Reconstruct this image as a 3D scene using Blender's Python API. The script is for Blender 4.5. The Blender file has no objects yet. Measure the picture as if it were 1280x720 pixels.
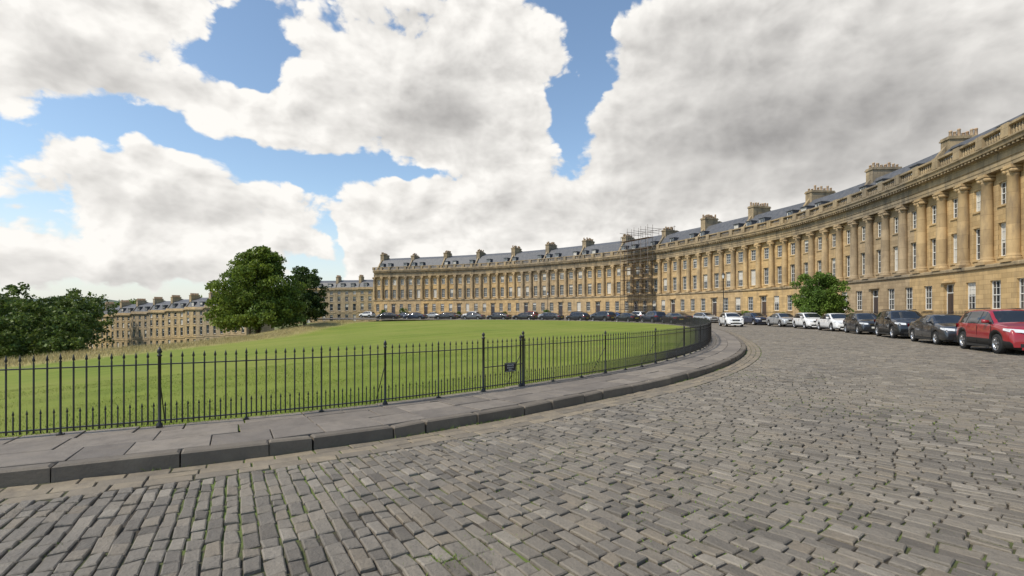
import bpy, math, random
import numpy as np
from mathutils import Vector, Matrix
random.seed(7); rng=np.random.default_rng(7)
scene=bpy.context.scene
R=math.radians

# ------------------------------------------------------------------ materials
class NT:
    def __init__(s,tree): s.t=tree; s.n=tree.nodes; s.l=tree.links
    def new(s,typ,**kw):
        n=s.n.new(typ)
        for k,v in kw.items(): setattr(n,k,v)
        return n
    def link(s,a,b): s.l.new(a,b)
    def math(s,op,a,b=None,c=None,clamp=False):
        n=s.n.new('ShaderNodeMath'); n.operation=op; n.use_clamp=clamp
        for i,v in enumerate((a,b,c)):
            if v is None: continue
            if isinstance(v,(int,float)): n.inputs[i].default_value=v
            else: s.l.new(v,n.inputs[i])
        return n.outputs[0]
    def noise(s,vec,scale,detail=4,rough=.55,dist=0):
        n=s.n.new('ShaderNodeTexNoise'); n.inputs['Scale'].default_value=scale
        n.inputs['Detail'].default_value=detail; n.inputs['Roughness'].default_value=rough
        n.inputs['Distortion'].default_value=dist
        if vec is not None: s.l.new(vec,n.inputs['Vector'])
        return n.outputs['Fac']
    def mix(s,fac,a,b,mode='MIX'):
        n=s.n.new('ShaderNodeMix'); n.data_type='RGBA'; n.blend_type=mode
        for idx,v in ((0,fac),(6,a),(7,b)):
            if isinstance(v,(int,float)): n.inputs[idx].default_value=v
            elif isinstance(v,tuple): n.inputs[idx].default_value=(*v,1) if len(v)==3 else v
            else: s.l.new(v,n.inputs[idx])
        return n.outputs[2]
    def ramp(s,fac,a,b):
        n=s.n.new('ShaderNodeMapRange'); n.inputs[1].default_value=a; n.inputs[2].default_value=b
        s.l.new(fac,n.inputs[0]); return n.outputs[0]
    def bump(s,h,strength=.5,dist=.01,normal=None):
        n=s.n.new('ShaderNodeBump'); n.inputs['Strength'].default_value=strength; n.inputs['Distance'].default_value=dist
        s.l.new(h,n.inputs['Height'])
        if normal is not None: s.l.new(normal,n.inputs['Normal'])
        return n.outputs[0]
def mat_new(name):
    m=bpy.data.materials.new(name); m.use_nodes=True
    t=NT(m.node_tree); b=t.n['Principled BSDF']
    return m,t,b
def mat(name,c1,c2=None,scale=3,rough=.8,metal=0,bump=0,bscale=30,spec=.5,coat=0,island=0):
    m,t,b=mat_new(name)
    b.inputs['Roughness'].default_value=rough; b.inputs['Metallic'].default_value=metal
    b.inputs['Specular IOR Level'].default_value=spec
    if coat: b.inputs['Coat Weight'].default_value=coat; b.inputs['Coat Roughness'].default_value=.04
    pos=t.new('ShaderNodeNewGeometry').outputs['Position']
    c2=c2 or tuple(x*.8 for x in c1)
    f=t.ramp(t.noise(pos,scale,5),.3,.7)
    col=t.mix(f,c1,c2)
    if island:
        g=t.new('ShaderNodeNewGeometry').outputs['Random Per Island']
        v=t.math('MULTIPLY_ADD',g,island*2,1-island)
        hs=t.new('ShaderNodeHueSaturation'); t.link(v,hs.inputs['Value']); t.link(col,hs.inputs['Color']); col=hs.outputs[0]
    t.link(col,b.inputs['Base Color'])
    if bump: t.link(t.bump(t.noise(pos,bscale,6),bump,.02),b.inputs['Normal'])
    return m

def stone_mat(name,c1,c2,dirt,bw=.95,bh=.36,stain=1.0):
    m,t,b=mat_new(name)
    b.inputs['Roughness'].default_value=.9; b.inputs['Specular IOR Level'].default_value=.2
    uv=t.new('ShaderNodeUVMap').outputs[0]
    pos=t.new('ShaderNodeNewGeometry').outputs['Position']
    br=t.new('ShaderNodeTexBrick'); t.link(uv,br.inputs['Vector'])
    br.inputs['Color1'].default_value=(1,1,1,1); br.inputs['Color2'].default_value=(.76,.76,.76,1)
    br.inputs['Mortar'].default_value=(.45,.42,.4,1); br.inputs['Scale'].default_value=1
    br.inputs['Mortar Size'].default_value=.009; br.inputs['Brick Width'].default_value=bw; br.inputs['Row Height'].default_value=bh
    base=t.mix(t.ramp(t.noise(pos,.9,5,.6),.3,.7),c1,c2)
    # per-house tone
    sx=t.new('ShaderNodeSeparateXYZ'); t.link(uv,sx.inputs[0])
    hid=t.math('FLOOR',t.math('DIVIDE',sx.outputs[0],10.4))
    wn=t.new('ShaderNodeTexWhiteNoise',noise_dimensions='1D'); t.link(hid,wn.inputs['W'])
    hs=t.new('ShaderNodeHueSaturation'); t.link(base,hs.inputs['Color'])
    t.link(t.math('MULTIPLY_ADD',wn.outputs[0],.3,.80),hs.inputs['Value'])
    t.link(t.math('MULTIPLY_ADD',wn.outputs[0],.25,.88),hs.inputs['Saturation'])
    col=t.mix(1.0,hs.outputs[0],br.outputs['Color'],'MULTIPLY')
    # soot/weather streaks: noise stretched vertically
    mp=t.new('ShaderNodeMapping'); mp.inputs['Scale'].default_value=(1,1,.22); t.link(pos,mp.inputs[0])
    st=t.ramp(t.noise(mp.outputs[0],1.3,7,.68),.48,.72)
    col=t.mix(t.math('MULTIPLY',st,.8*stain),col,dirt)
    t.link(col,b.inputs['Base Color'])
    t.link(t.bump(t.noise(pos,14,5,.6),.35,.02),b.inputs['Normal'])
    return m

M={}
M['stone']=stone_mat('bath_stone',(.56,.41,.23),(.46,.33,.18),(.21,.155,.10),stain=.8)
M['stone2']=stone_mat('bath_stone_columns',(.55,.41,.24),(.40,.295,.175),(.16,.125,.09),bw=3,bh=1.1,stain=1.0)
M['stonedirty']=stone_mat('weathered_cornice',(.43,.335,.21),(.28,.225,.155),(.09,.078,.062),bw=1.4,bh=.8,stain=1.2)
M['stoneold']=stone_mat('terrace_stone',(.54,.415,.25),(.44,.335,.20),(.22,.17,.115),bw=.8,bh=.3,stain=.9)
M['slate']=mat('roof_slate',(.065,.07,.08),(.115,.115,.12),2,.55,bump=.3,bscale=8)
M['glass']=mat('window_glass',(.02,.025,.03),(.05,.055,.06),.4,.06,spec=.9)
M['blind']=mat('window_blind',(.55,.52,.46),None,1,.9)
M['white']=mat('white_paint',(.72,.71,.67),None,2,.5)
M['door']=mat('door_paint',(.03,.035,.05),(.08,.05,.03),.15,.4)
M['pot']=mat('chimney_pot_clay',(.35,.22,.13),(.45,.36,.25),3,.9)
M['iron']=mat('black_iron',(.012,.012,.013),(.022,.02,.018),20,.42,bump=.15,bscale=90)
M['scaf']=mat('scaffold_tube',(.16,.13,.11),None,3,.5,metal=.3)
M['plank']=mat('scaffold_plank',(.22,.15,.09),None,2,.9)

def sett_mat():
    m,t,b=mat_new('granite_sett')
    g=t.new('ShaderNodeNewGeometry'); pos=g.outputs['Position']; rnd=g.outputs['Random Per Island']
    cr=t.new('ShaderNodeValToRGB'); e=cr.color_ramp.elements
    e[0].position=0; e[0].color=(.095,.082,.066,1); e[1].position=1; e[1].color=(.30,.265,.215,1)
    for p,c in ((.15,(.135,.12,.10,1)),(.40,(.17,.15,.123,1)),(.62,(.195,.172,.14,1)),(.78,(.205,.17,.125,1)),(.92,(.235,.208,.17,1))):
        x=e.new(p); x.color=c
    t.link(rnd,cr.inputs[0])
    n1=t.ramp(t.noise(pos,26,7,.7),.3,.72)
    col=t.mix(t.math('MULTIPLY',n1,.45),cr.outputs[0],(.095,.082,.066))
    n2=t.ramp(t.noise(pos,.5,4,.6),.4,.7)
    col=t.mix(t.math('MULTIPLY',n2,.35),col,(.28,.24,.18))
    n4=t.ramp(t.noise(pos,2.2,4,.6),.52,.72)
    col=t.mix(t.math('MULTIPLY',n4,.35),col,(.09,.08,.062))
    n3=t.ramp(t.noise(pos,110,3,.6),.62,.72)
    col=t.mix(t.math('MULTIPLY',n3,.4),col,(.34,.30,.25))
    t.link(col,b.inputs['Base Color'])
    r=t.math('MULTIPLY_ADD',t.noise(pos,9,3),.4,.38); t.link(r,b.inputs['Roughness'])
    b.inputs['Specular IOR Level'].default_value=.4
    bb=t.bump(t.noise(pos,45,6,.65),.8,.014); bb=t.bump(t.noise(pos,11,3),.5,.03,bb)
    t.link(bb,b.inputs['Normal'])
    return m
M['sett']=sett_mat()
def slab_mat(name,a,c):
    m,t,b=mat_new(name)
    g=t.new('ShaderNodeNewGeometry'); pos=g.outputs['Position']; rnd=g.outputs['Random Per Island']
    col=t.mix(rnd,a,c)
    col=t.mix(t.math('MULTIPLY',t.ramp(t.noise(pos,5,7,.7),.42,.7),.6),col,(.09,.076,.062))
    col=t.mix(t.math('MULTIPLY',t.ramp(t.noise(pos,1.7,5,.6),.5,.75),.4),col,(.26,.22,.165))
    t.link(col,b.inputs['Base Color']); b.inputs['Roughness'].default_value=.72
    t.link(t.bump(t.noise(pos,30,7,.7),.6,.012),b.inputs['Normal'])
    return m
M['slab']=slab_mat('paving_slab',(.145,.125,.105),(.25,.215,.175))
M['kerb']=slab_mat('kerb_stone',(.10,.083,.064),(.165,.138,.105))
M['gutter']=slab_mat('gutter_stone',(.27,.22,.15),(.17,.145,.11))

def road_base_mat():
    m,t,b=mat_new('road_joint_earth')
    g=t.new('ShaderNodeNewGeometry'); pos=g.outputs['Position']
    uv=t.new('ShaderNodeUVMap').outputs[0]
    col=t.mix(t.ramp(t.noise(pos,20,5),.3,.7),(.026,.021,.014),(.062,.048,.031))
    moss=t.math('MULTIPLY',t.ramp(t.noise(pos,.6,3,.5),.45,.55),t.ramp(t.noise(pos,7,4,.6),.36,.50))
    near=t.mix(moss,col,(.10,.14,.025))
    br=t.new('ShaderNodeTexBrick'); t.link(uv,br.inputs['Vector'])
    br.inputs['Scale'].default_value=1; br.inputs['Brick Width'].default_value=.25; br.inputs['Row Height'].default_value=.14
    br.inputs['Mortar Size'].default_value=.010
    br.inputs['Color1'].default_value=(.145,.125,.10,1); br.inputs['Color2'].default_value=(.23,.20,.16,1); br.inputs['Mortar'].default_value=(.07,.056,.04,1)
    far=t.mix(t.math('MULTIPLY',t.ramp(t.noise(pos,.4,5),.35,.7),.5),br.outputs['Color'],(.22,.19,.15))
    ln=t.new('ShaderNodeVectorMath',operation='LENGTH'); t.link(pos,ln.inputs[0])
    f=t.math('GREATER_THAN',ln.outputs['Value'],46.5)
    t.link(t.mix(f,near,far),b.inputs['Base Color']); b.inputs['Roughness'].default_value=.85
    t.link(t.bump(t.noise(pos,60,4),.5,.01),b.inputs['Normal'])
    return m
M['roadbase']=road_base_mat()

def lawn_mat():
    m,t,b=mat_new('mown_lawn')
    g=t.new('ShaderNodeNewGeometry'); pos=g.outputs['Position']
    sp=t.new('ShaderNodeSeparateXYZ'); t.link(pos,sp.inputs[0])
    a=t.mix(t.ramp(t.noise(pos,.22,5,.6),.32,.68),(.130,.180,.024),(.215,.245,.040))
    a=t.mix(t.math('MULTIPLY',t.ramp(t.noise(pos,3.5,6,.7),.35,.7),.55),a,(.10,.148,.020))
    a=t.mix(t.math('MULTIPLY',t.ramp(t.noise(pos,.07,5,.6),.42,.62),.6),a,(.26,.255,.065))
    a=t.mix(t.math('MULTIPLY',t.ramp(t.noise(pos,.6,5,.7),.52,.72),.4),a,(.25,.235,.07))
    # mowing stripes
    mp=t.new('ShaderNodeMapping'); mp.inputs['Rotation'].default_value=(0,0,R(28)); t.link(pos,mp.inputs[0])
    w=t.new('ShaderNodeTexWave'); w.inputs['Scale'].default_value=.16; w.inputs['Distortion'].default_value=.6; w.inputs['Detail'].default_value=1
    t.link(mp.outputs[0],w.inputs[0])
    a=t.mix(t.math('MULTIPLY',t.ramp(w.outputs['Fac'],.3,.7),.32),a,(.22,.27,.045))
    # blade speckle
    a=t.mix(t.math('MULTIPLY',t.ramp(t.noise(pos,70,3,.7),.45,.7),.4),a,(.07,.11,.016))
    # dry unmown margin along the ha-ha
    x=t.math('MULTIPLY_ADD',t.noise(pos,.25,4,.6),6.0,sp.outputs[0])
    dry=t.ramp(x,-24.5,-28.0)
    a=t.mix(dry,a,t.mix(t.ramp(t.noise(pos,1.5,6,.7),.35,.65),(.42,.33,.15),(.26,.24,.075)))
    t.link(a,b.inputs['Base Color']); b.inputs['Roughness'].default_value=.9; b.inputs['Specular IOR Level'].default_value=.15
    t.link(t.bump(t.noise(pos,45,5,.7),.6,.03),b.inputs['Normal'])
    return m
M['lawn']=lawn_mat()
M['terrain']=mat('meadow_ground',(.09,.13,.03),(.20,.18,.07),.03,.95)
M['hill']=mat('wooded_hill',(.05,.075,.065),(.09,.12,.085),.01,1)
M['blade']=mat('grass_blade',(.19,.25,.035),(.13,.19,.024),2,.7,island=.35,spec=.2)
M['dry']=mat('dry_grass_blade',(.46,.37,.19),(.30,.26,.10),1,.8,island=.3)
M['moss']=mat('weed_leaf',(.15,.22,.028),(.09,.15,.02),6,.8,island=.35)
def leaf_mat(name,c1,c2,isl=.45):
    m,t,b=mat_new(name)
    g=t.new('ShaderNodeNewGeometry'); pos=g.outputs['Position']
    col=t.mix(t.ramp(t.noise(pos,.35,4,.6),.38,.62),c1,c2)
    hs=t.new('ShaderNodeHueSaturation'); t.link(col,hs.inputs['Color'])
    t.link(t.math('MULTIPLY_ADD',g.outputs['Random Per Island'],isl*2,1-isl),hs.inputs['Value'])
    t.link(hs.outputs[0],b.inputs['Base Color']); b.inputs['Roughness'].default_value=.55; b.inputs['Specular IOR Level'].default_value=.3
    tr=t.new('ShaderNodeBsdfTranslucent'); t.link(hs.outputs[0],tr.inputs[0])
    mx=t.new('ShaderNodeMixShader'); mx.inputs[0].default_value=.3
    t.link(b.outputs[0],mx.inputs[1]); t.link(tr.outputs[0],mx.inputs[2]); t.link(mx.outputs[0],t.n['Material Output'].inputs[0])
    return m
M['leaf']=leaf_mat('leaves_bright',(.165,.22,.03),(.095,.15,.024))
M['leafd']=leaf_mat('leaves_dark',(.085,.125,.026),(.045,.08,.018))
M['leafm']=leaf_mat('leaves_mid',(.13,.175,.035),(.065,.105,.022))
M['leafs']=leaf_mat('leaves_shrub',(.13,.205,.03),(.075,.135,.022))
M['bark']=mat('bark',(.09,.07,.05),(.05,.04,.03),5,.9,bump=.6,bscale=12)

# ------------------------------------------------------------------ helpers
class Curve2:
    def __init__(s,pts,smooth=2.0,ds=.1):
        P=np.array(pts,float); P=np.vstack([2*P[0]-P[1],P,2*P[-1]-P[-2]])
        out=[]
        for i in range(1,len(P)-2):
            n=max(4,int(np.linalg.norm(P[i+1]-P[i])/.05)); u=np.linspace(0,1,n,endpoint=False)[:,None]
            a,b,c,d=P[i-1],P[i],P[i+1],P[i+2]
            out.append(.5*((2*b)+(-a+c)*u+(2*a-5*b+4*c-d)*u**2+(-a+3*b-3*c+d)*u**3))
        out.append(P[-2][None]); Q=np.vstack(out)
        Q=s.res(Q,ds)
        if smooth>0:
            k=int(smooth/ds)
            for _ in range(2):
                pre=Q[0]+(Q[0]-Q[1])*np.arange(k,0,-1)[:,None]; post=Q[-1]+(Q[-1]-Q[-2])*np.arange(1,k+1)[:,None]
                E=np.vstack([pre,Q,post]); ker=np.ones(2*k+1)/(2*k+1)
                Q=np.stack([np.convolve(E[:,j],ker,'valid') for j in (0,1)],1)
            Q=s.res(Q,ds)
        s.Q=Q; d=np.gradient(Q,axis=0); s.h=np.unwrap(np.arctan2(d[:,1],d[:,0]))
        s.S=np.concatenate([[0],np.cumsum(np.linalg.norm(np.diff(Q,axis=0),axis=1))]); s.L=s.S[-1]
        kk=np.gradient(s.h,s.S); s.k=np.convolve(np.pad(kk,25,'edge'),np.ones(51)/51,'valid')
    def res(s,Q,ds):
        S=np.concatenate([[0],np.cumsum(np.linalg.norm(np.diff(Q,axis=0),axis=1))]); n=int(S[-1]/ds)+1
        t=np.linspace(0,S[-1],n); return np.stack([np.interp(t,S,Q[:,0]),np.interp(t,S,Q[:,1])],1)
    def map(s,sv,v):
        sv=np.asarray(sv,float); v=np.asarray(v,float)
        x=np.interp(sv,s.S,s.Q[:,0]); y=np.interp(sv,s.S,s.Q[:,1]); h=np.interp(sv,s.S,s.h)
        ex=np.where(sv<0,sv,np.where(sv>s.L,sv-s.L,0))
        x=x+ex*np.cos(h); y=y+ex*np.sin(h)
        return x-np.sin(h)*v, y+np.cos(h)*v
    def head(s,sv): return float(np.interp(sv,s.S,s.h))
    def project(s,X,Y,step=4):
        X=np.asarray(X,float).ravel(); Y=np.asarray(Y,float).ravel()
        Q=s.Q[::step]; H=s.h[::step]; SS=s.S[::step]; so=np.empty(len(X)); vo=np.empty(len(X))
        for i in range(0,len(X),20000):
            a=X[i:i+20000,None]-Q[None,:,0]; b=Y[i:i+20000,None]-Q[None,:,1]; j=np.argmin(a*a+b*b,1); r=np.arange(len(j))
            so[i:i+20000]=SS[j]; vo[i:i+20000]=-np.sin(H[j])*a[r,j]+np.cos(H[j])*b[r,j]
            d=np.sqrt(a[r,j]**2+b[r,j]**2); vo[i:i+20000]=np.sign(vo[i:i+20000])*d
        return so,vo

class MB:
    def __init__(s): s.v=[]; s.f=[]; s.m=[]; s.sm=[]
    def add(s,vs,fs,m=0,smooth=False):
        o=len(s.v); s.v.extend(vs)
        for f in fs: s.f.append(tuple(i+o for i in f)); s.m.append(m); s.sm.append(smooth)
    def box(s,x0,x1,y0,y1,z0,z1,m=0):
        s.add([(x0,y0,z0),(x1,y0,z0),(x1,y1,z0),(x0,y1,z0),(x0,y0,z1),(x1,y0,z1),(x1,y1,z1),(x0,y1,z1)],
              [(0,3,2,1),(4,5,6,7),(0,1,5,4),(1,2,6,5),(2,3,7,6),(3,0,4,7)],m)
    def lathe(s,cx,cy,prof,n=12,m=0,smooth=True):
        vs=[];fs=[]
        for r,z in prof:
            for k in range(n):
                a=2*math.pi*k/n; vs.append((cx+r*math.cos(a),cy+r*math.sin(a),z))
        for j in range(len(prof)-1):
            for k in range(n):
                k2=(k+1)%n; fs.append((j*n+k,j*n+k2,(j+1)*n+k2,(j+1)*n+k))
        fs.append(tuple(range((len(prof)-1)*n,len(prof)*n)))
        s.add(vs,fs,m,smooth)
    def extrude(s,ss,prof,m=0):
        k=len(prof); vs=[(a,p[0],p[1]) for a in ss for p in prof]; fs=[]
        for i in range(len(ss)-1):
            for j in range(k-1):
                fs.append((i*k+j,i*k+j+1,(i+1)*k+j+1,(i+1)*k+j))
        s.add(vs,fs,m)
    def tube(s,p0,p1,r0,r1=None,n=6,m=0):
        r1=r0 if r1 is None else r1
        p0=Vector(p0);p1=Vector(p1);d=(p1-p0).normalized(); a=d.orthogonal().normalized(); b=d.cross(a); vs=[]
        for p,r in ((p0,r0),(p1,r1)):
            for k in range(n):
                t=2*math.pi*k/n; q=p+(a*math.cos(t)+b*math.sin(t))*r; vs.append(tuple(q))
        fs=[(k,(k+1)%n,n+(k+1)%n,n+k) for k in range(n)]+[tuple(range(n-1,-1,-1)),tuple(range(n,2*n))]
        s.add(vs,fs,m,True)
    def build(s,name,mats,parent=None,curve=None,zoff=None):
        V=np.array(s.v,float); uv=np.stack([V[:,0]+V[:,1]*.5,V[:,2]],1)
        if curve is not None:
            x,y=curve.map(V[:,0],V[:,1]); z=V[:,2]
            if zoff is not None: z=z+zoff(V[:,0])
            V=np.stack([x,y,z],1)
        me=bpy.data.meshes.new(name); me.from_pydata(V.tolist(),[],s.f)
        for mm in mats: me.materials.append(mm)
        me.polygons.foreach_set('material_index',s.m); me.polygons.foreach_set('use_smooth',s.sm)
        ul=me.uv_layers.new(name='UVMap'); li=np.empty(len(me.loops),dtype=np.int32); me.loops.foreach_get('vertex_index',li)
        ul.data.foreach_set('uv',uv[li].astype(np.float32).ravel()); me.update()
        o=bpy.data.objects.new(name,me); scene.collection.objects.link(o)
        if parent: o.parent=parent
        return o
def empty(name):
    o=bpy.data.objects.new(name,None); scene.collection.objects.link(o); return o
def raw_mesh(name,V,F,mats,uv=None,smooth=False,parent=None):
    me=bpy.data.meshes.new(name); me.from_pydata(V.tolist() if hasattr(V,'tolist') else V,[],F.tolist() if hasattr(F,'tolist') else F)
    for m in mats: me.materials.append(m)
    if uv is not None:
        ul=me.uv_layers.new(name='UVMap'); li=np.empty(len(me.loops),dtype=np.int32); me.loops.foreach_get('vertex_index',li)
        ul.data.foreach_set('uv',uv[li].astype(np.float32).ravel())
    if smooth: me.polygons.foreach_set('use_smooth',[True]*len(me.polygons))
    me.update(); o=bpy.data.objects.new(name,me); scene.collection.objects.link(o)
    if parent: o.parent=parent
    return o
def sst(x,a,b):
    t=np.clip((np.asarray(x,float)-a)/(b-a),0,1); return t*t*(3-2*t)

# ------------------------------------------------------------------ plan curves (metres)
FENCE=Curve2([(-16,1.7),(-13,2.7),(-9.5,3.95),(-7.4,4.75),(-5.51,5.57),(-3.55,6.5),(-1.65,7.8),(0,9.35),(2.55,11.9),(5.3,15.6),(8.28,20.95),(11.7,29.3),
   (15.3,40),(17.3,49),(17.9,58),(16.9,67),(13.2,77),(4.5,87),(-8,94),(-25,98.5),(-50,101)],1.2)
BLD=Curve2([(24,7.5),(30.3,19),(33.4,27.5),(35.1,34),(36.8,40.8),(37.9,48),(38.8,57.4),(38.2,69.7),(34.6,82.4),(28.5,98.2),(21,110),(0,129.0),(-17.8,138.5),(-40.6,147)],4)
CARS=Curve2([(13.8,8.5),(18.2,18.5),(20.3,23.6),(22.8,29.5),(25.2,35.6),(27,41.6),(28.4,48),(29.4,56),(29.4,63),(28.8,70),(25.8,80),(20.3,93),(14,103),(-4,120),(-20.5,129.3),(-44,138.5)],3)

def zlawn(x,y):
    x=np.asarray(x,float); y=np.asarray(y,float)
    q=sst(-x,3,33); fac=1-.72*sst(y,58,94); return .10-1.85*q*fac
def zter(x,y):
    x=np.asarray(x,float); y=np.asarray(y,float)
    zl=zlawn(x,y); low=np.clip(-7.6+.052*(x+62),-14,-6.5)
    b=sst(y,140,166)*sst(x,-100,-72); low=low*(1-b)-2.0*b
    return zl+(low-zl)*sst(-x,34,54)
def hump(x,y): return .22*np.exp(-((x+32.5)/1.8)**2)*(.6+.4*np.sin(y*.35))

# ------------------------------------------------------------------ ground
xs=np.concatenate([-np.geomspace(4000,60,26),np.arange(-56,60,4),np.geomspace(60,4000,24)])
ys=np.concatenate([-np.geomspace(600,20,10),np.arange(-16,220,4),np.geomspace(225,5000,26)])
X,Y=np.meshgrid(xs,ys); Z=zter(X,Y)-.25
nx,ny=len(xs),len(ys); idx=np.arange(nx*ny).reshape(ny,nx)
F=np.stack([idx[:-1,:-1],idx[:-1,1:],idx[1:,1:],idx[1:,:-1]],-1).reshape(-1,4)
raw_mesh('ground',np.stack([X.ravel(),Y.ravel(),Z.ravel()],1),F,[M['terrain']],smooth=True)
# lawn sheet
xs=np.concatenate([np.arange(-58,-22,.7),np.arange(-22,20,.5)]); ys=np.arange(-2,103,.5)
X,Y=np.meshgrid(xs,ys); Z=zter(X,Y)
Z=Z+hump(X,Y)+rng.normal(0,.010,Z.shape)
nx,ny=len(xs),len(ys); idx=np.arange(nx*ny).reshape(ny,nx)
F=np.stack([idx[:-1,:-1],idx[:-1,1:],idx[1:,1:],idx[1:,:-1]],-1).reshape(-1,4)
s_,v_=FENCE.project(X,Y)
ok=(v_>-.75); Fk=F[ok[F].all(1)]
raw_mesh('lawn',np.stack([X.ravel(),Y.ravel(),Z.ravel()],1),Fk,[M['lawn']],smooth=True)
# road base sheet
ss=np.arange(0,FENCE.L+.1,.5); tt=np.concatenate([[1.3],np.arange(2,34,2)])
S,T=np.meshgrid(ss,tt); x,y=FENCE.map(S.ravel(),-T.ravel())
ny,nx=S.shape; idx=np.arange(nx*ny).reshape(ny,nx)
F=np.stack([idx[:-1,:-1],idx[1:,:-1],idx[1:,1:],idx[:-1,1:]],-1).reshape(-1,4)
raw_mesh('road',np.stack([x,y,np.full(x.shape,-.019)],1),F,[M['roadbase']],uv=np.stack([T.ravel(),S.ravel()],1))

# blocks: list of (s0,s1,t0,t1,ztop)
def blocks(name,B,m,parent=None,bevel=.012,skirt=.03,tilt=.006,jit=.0045):
    B=np.array(B,float); n=len(B)
    s0,s1,t0,t1,zt=B.T
    V=np.empty((n,12,3)); j=rng.normal(0,jit,(n,4,2))
    cs=[(s0,t0),(s1,t0),(s1,t1),(s0,t1)]; sg=[(1,1),(-1,1),(-1,-1),(1,-1)]
    ta=rng.normal(0,tilt,n); tb=rng.normal(0,tilt,n)
    kap=np.interp((s0+s1)/2,FENCE.S,FENCE.k); sc=1/(1+np.maximum(0,kap)*np.maximum(t0,0))
    for k in range(4):
        a=cs[k][0]+j[:,k,0]*sc; b=cs[k][1]+j[:,k,1]
        dz=ta*sg[k][0]+tb*sg[k][1]
        for lvl,(ins,z) in enumerate(((0,zt-skirt),(0.002,zt-bevel*.7+dz),(bevel,zt+dz))):
            x,y=FENCE.map(a+sg[k][0]*ins*sc,-(b+sg[k][1]*ins)); V[:,lvl*4+k,0]=x; V[:,lvl*4+k,1]=y; V[:,lvl*4+k,2]=z
    fs=[(11,10,9,8)]
    for l in (0,4):
        for k in range(4): fs.append((l+4+k,l+4+(k+1)%4,l+(k+1)%4,l+k))
    F=(np.array(fs)[None]+ (np.arange(n)*12)[:,None,None]).reshape(-1,4)
    return raw_mesh(name,V.reshape(-1,3),F,[m],parent=parent)

# pavement beside lawn
B=[];K=[]
rows=[(-.16,.24),(.24,.74),(.74,1.28)]
for (t0,t1) in rows:
    s=random.random()*.3
    while s<FENCE.L-1:
        l=random.uniform(.38,.85); B.append((s+.004,s+l-.004,t0+.004,t1-.004,.13+random.gauss(0,.003))); s+=l
blocks('pavement',B,M['slab'],bevel=.007,skirt=.12,tilt=.0018)
s=0.0
while s<FENCE.L-1:
    l=random.uniform(.35,.95); K.append((s+.005,s+l-.005,1.285,1.46+random.uniform(-.012,.008),.135+random.gauss(0,.006))); s+=l
blocks('kerb',K,M['kerb'],bevel=.024,skirt=.17,tilt=.004,jit=.007)
G=[]
for row in range(3):
    s=random.random()*.3
    while s<FENCE.L-1:
        l=random.uniform(.22,.42); t=1.48+row*.17; G.append((s+.006,s+l-.006,t+.005,t+.165,-.003-.003*(2-row)+random.gauss(0,.002))); s+=l
blocks('gutter',G,M['gutter'],bevel=.008,tilt=.002)
# setts
B=[]; s=0.3; mossp=[]
while s<70:
    k=max(0,float(np.interp(s,FENCE.S,FENCE.k))); ds=.119/(1+6.0*k)*random.uniform(.88,1.12)
    t=2.0+random.uniform(-.0,.02)
    hx,hy=FENCE.map(s,0.); h=FENCE.head(s); nxn,nyn=math.sin(h),-math.cos(h)
    first=True
    while t<27:
        l=random.uniform(.13,.26)*(1 if not first else random.uniform(.5,1)); first=False
        x=hx+nxn*t; y=hy+nyn*t; d=math.hypot(x,y)
        if (d<47) and y>-1.2 and (y>.72*abs(x)-3.5):
            g=.0060; sc=1/(1+k*t)
            B.append((s+g*sc,s+ds-g*sc,t+g,t+l-g,random.gauss(0,.0042)))
            if d<14:
                mv=math.sin(x*1.3+.4)+math.sin(y*1.1+x*.7+2.2)+.7*math.sin(x*3.1-y*2.3)+random.gauss(0,.55)
                if mv>1.25:
                    for q in range(random.randint(6,16)):
                        if random.random()<.5: mossp.append((x+nxn*l*random.random(),y+nyn*l*random.random()))
                        else: mossp.append((x+math.cos(h)*ds/sc*random.random(),y+math.sin(h)*ds/sc*random.random()))
        t+=l
    s+=ds
print('setts',len(B),'moss',len(mossp))
blocks('cobbled_road',B,M['sett'],bevel=.0100,skirt=.027,tilt=.0028,jit=.0048)

# ------------------------------------------------------------------ iron railing round the lawn
fence=empty('iron_fence')
fb=MB(); sp=.118; n=int((FENCE.L-.5)/sp)
for i in range(n):
    s=.2+i*sp; far=s>60; ns=4 if far else 6
    if i%8==0:
        big=(i%24==8)
        r=.018 if big else .0115
        if big: fb.lathe(s,0,[(r*1.9,.12),(r*1.9,.17),(r,.19),(r,1.0),(r*1.5,1.005),(r*1.5,1.02),(r*.7,1.03),(r*1.6,1.055),(r*1.1,1.09),(.001,1.125)],8,0)
        else: fb.lathe(s,0,[(.02,.12),(.018,.16),(r,.17),(r,.97),(r*1.4,.98),(.006,.995),(.016,1.01),(.009,1.045),(.001,1.08)],8,0)
        if not far:
            fb.box(s-.03,s+.03,-.035,.035,.125,.15)
            if big: fb.tube((s,.0,.75),(s,.38,.10),.007,n=5)
    else:
        fb.lathe(s,0,[(.0095,.17),(.0095,.965),(.005,.98),(.0155,1.0),(.009,1.03),(.001,1.065)],ns,0)
    if not far or i%2==0:
        fb.lathe(s+sp/2,0,[(.008,.17),(.008,.37),(.004,.38),(.0125,.395),(.001,.445)],ns,0)
seg=np.arange(.1,.2+n*sp,.3)
for z0,z1,hw in ((.90,.913,.017),(.205,.219,.017)):
    fb.extrude(seg,[(-hw,z0),(hw,z0),(hw,z1),(-hw,z1),(-hw,z0)])
o=fb.build('railing_bars',[M['iron']],fence,FENCE)
sg,_=FENCE.project([-.36],[8.98]); sg=float(sg[0])
gb=MB()
for ds in (0,1.0):
    gb.lathe(sg+ds,.0,[(.04,.12),(.04,.17),(.022,.19),(.022,1.07),(.033,1.08),(.033,1.095),(.012,1.105),(.028,1.135),(.025,1.16),(.001,1.19)],10,0)
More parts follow.
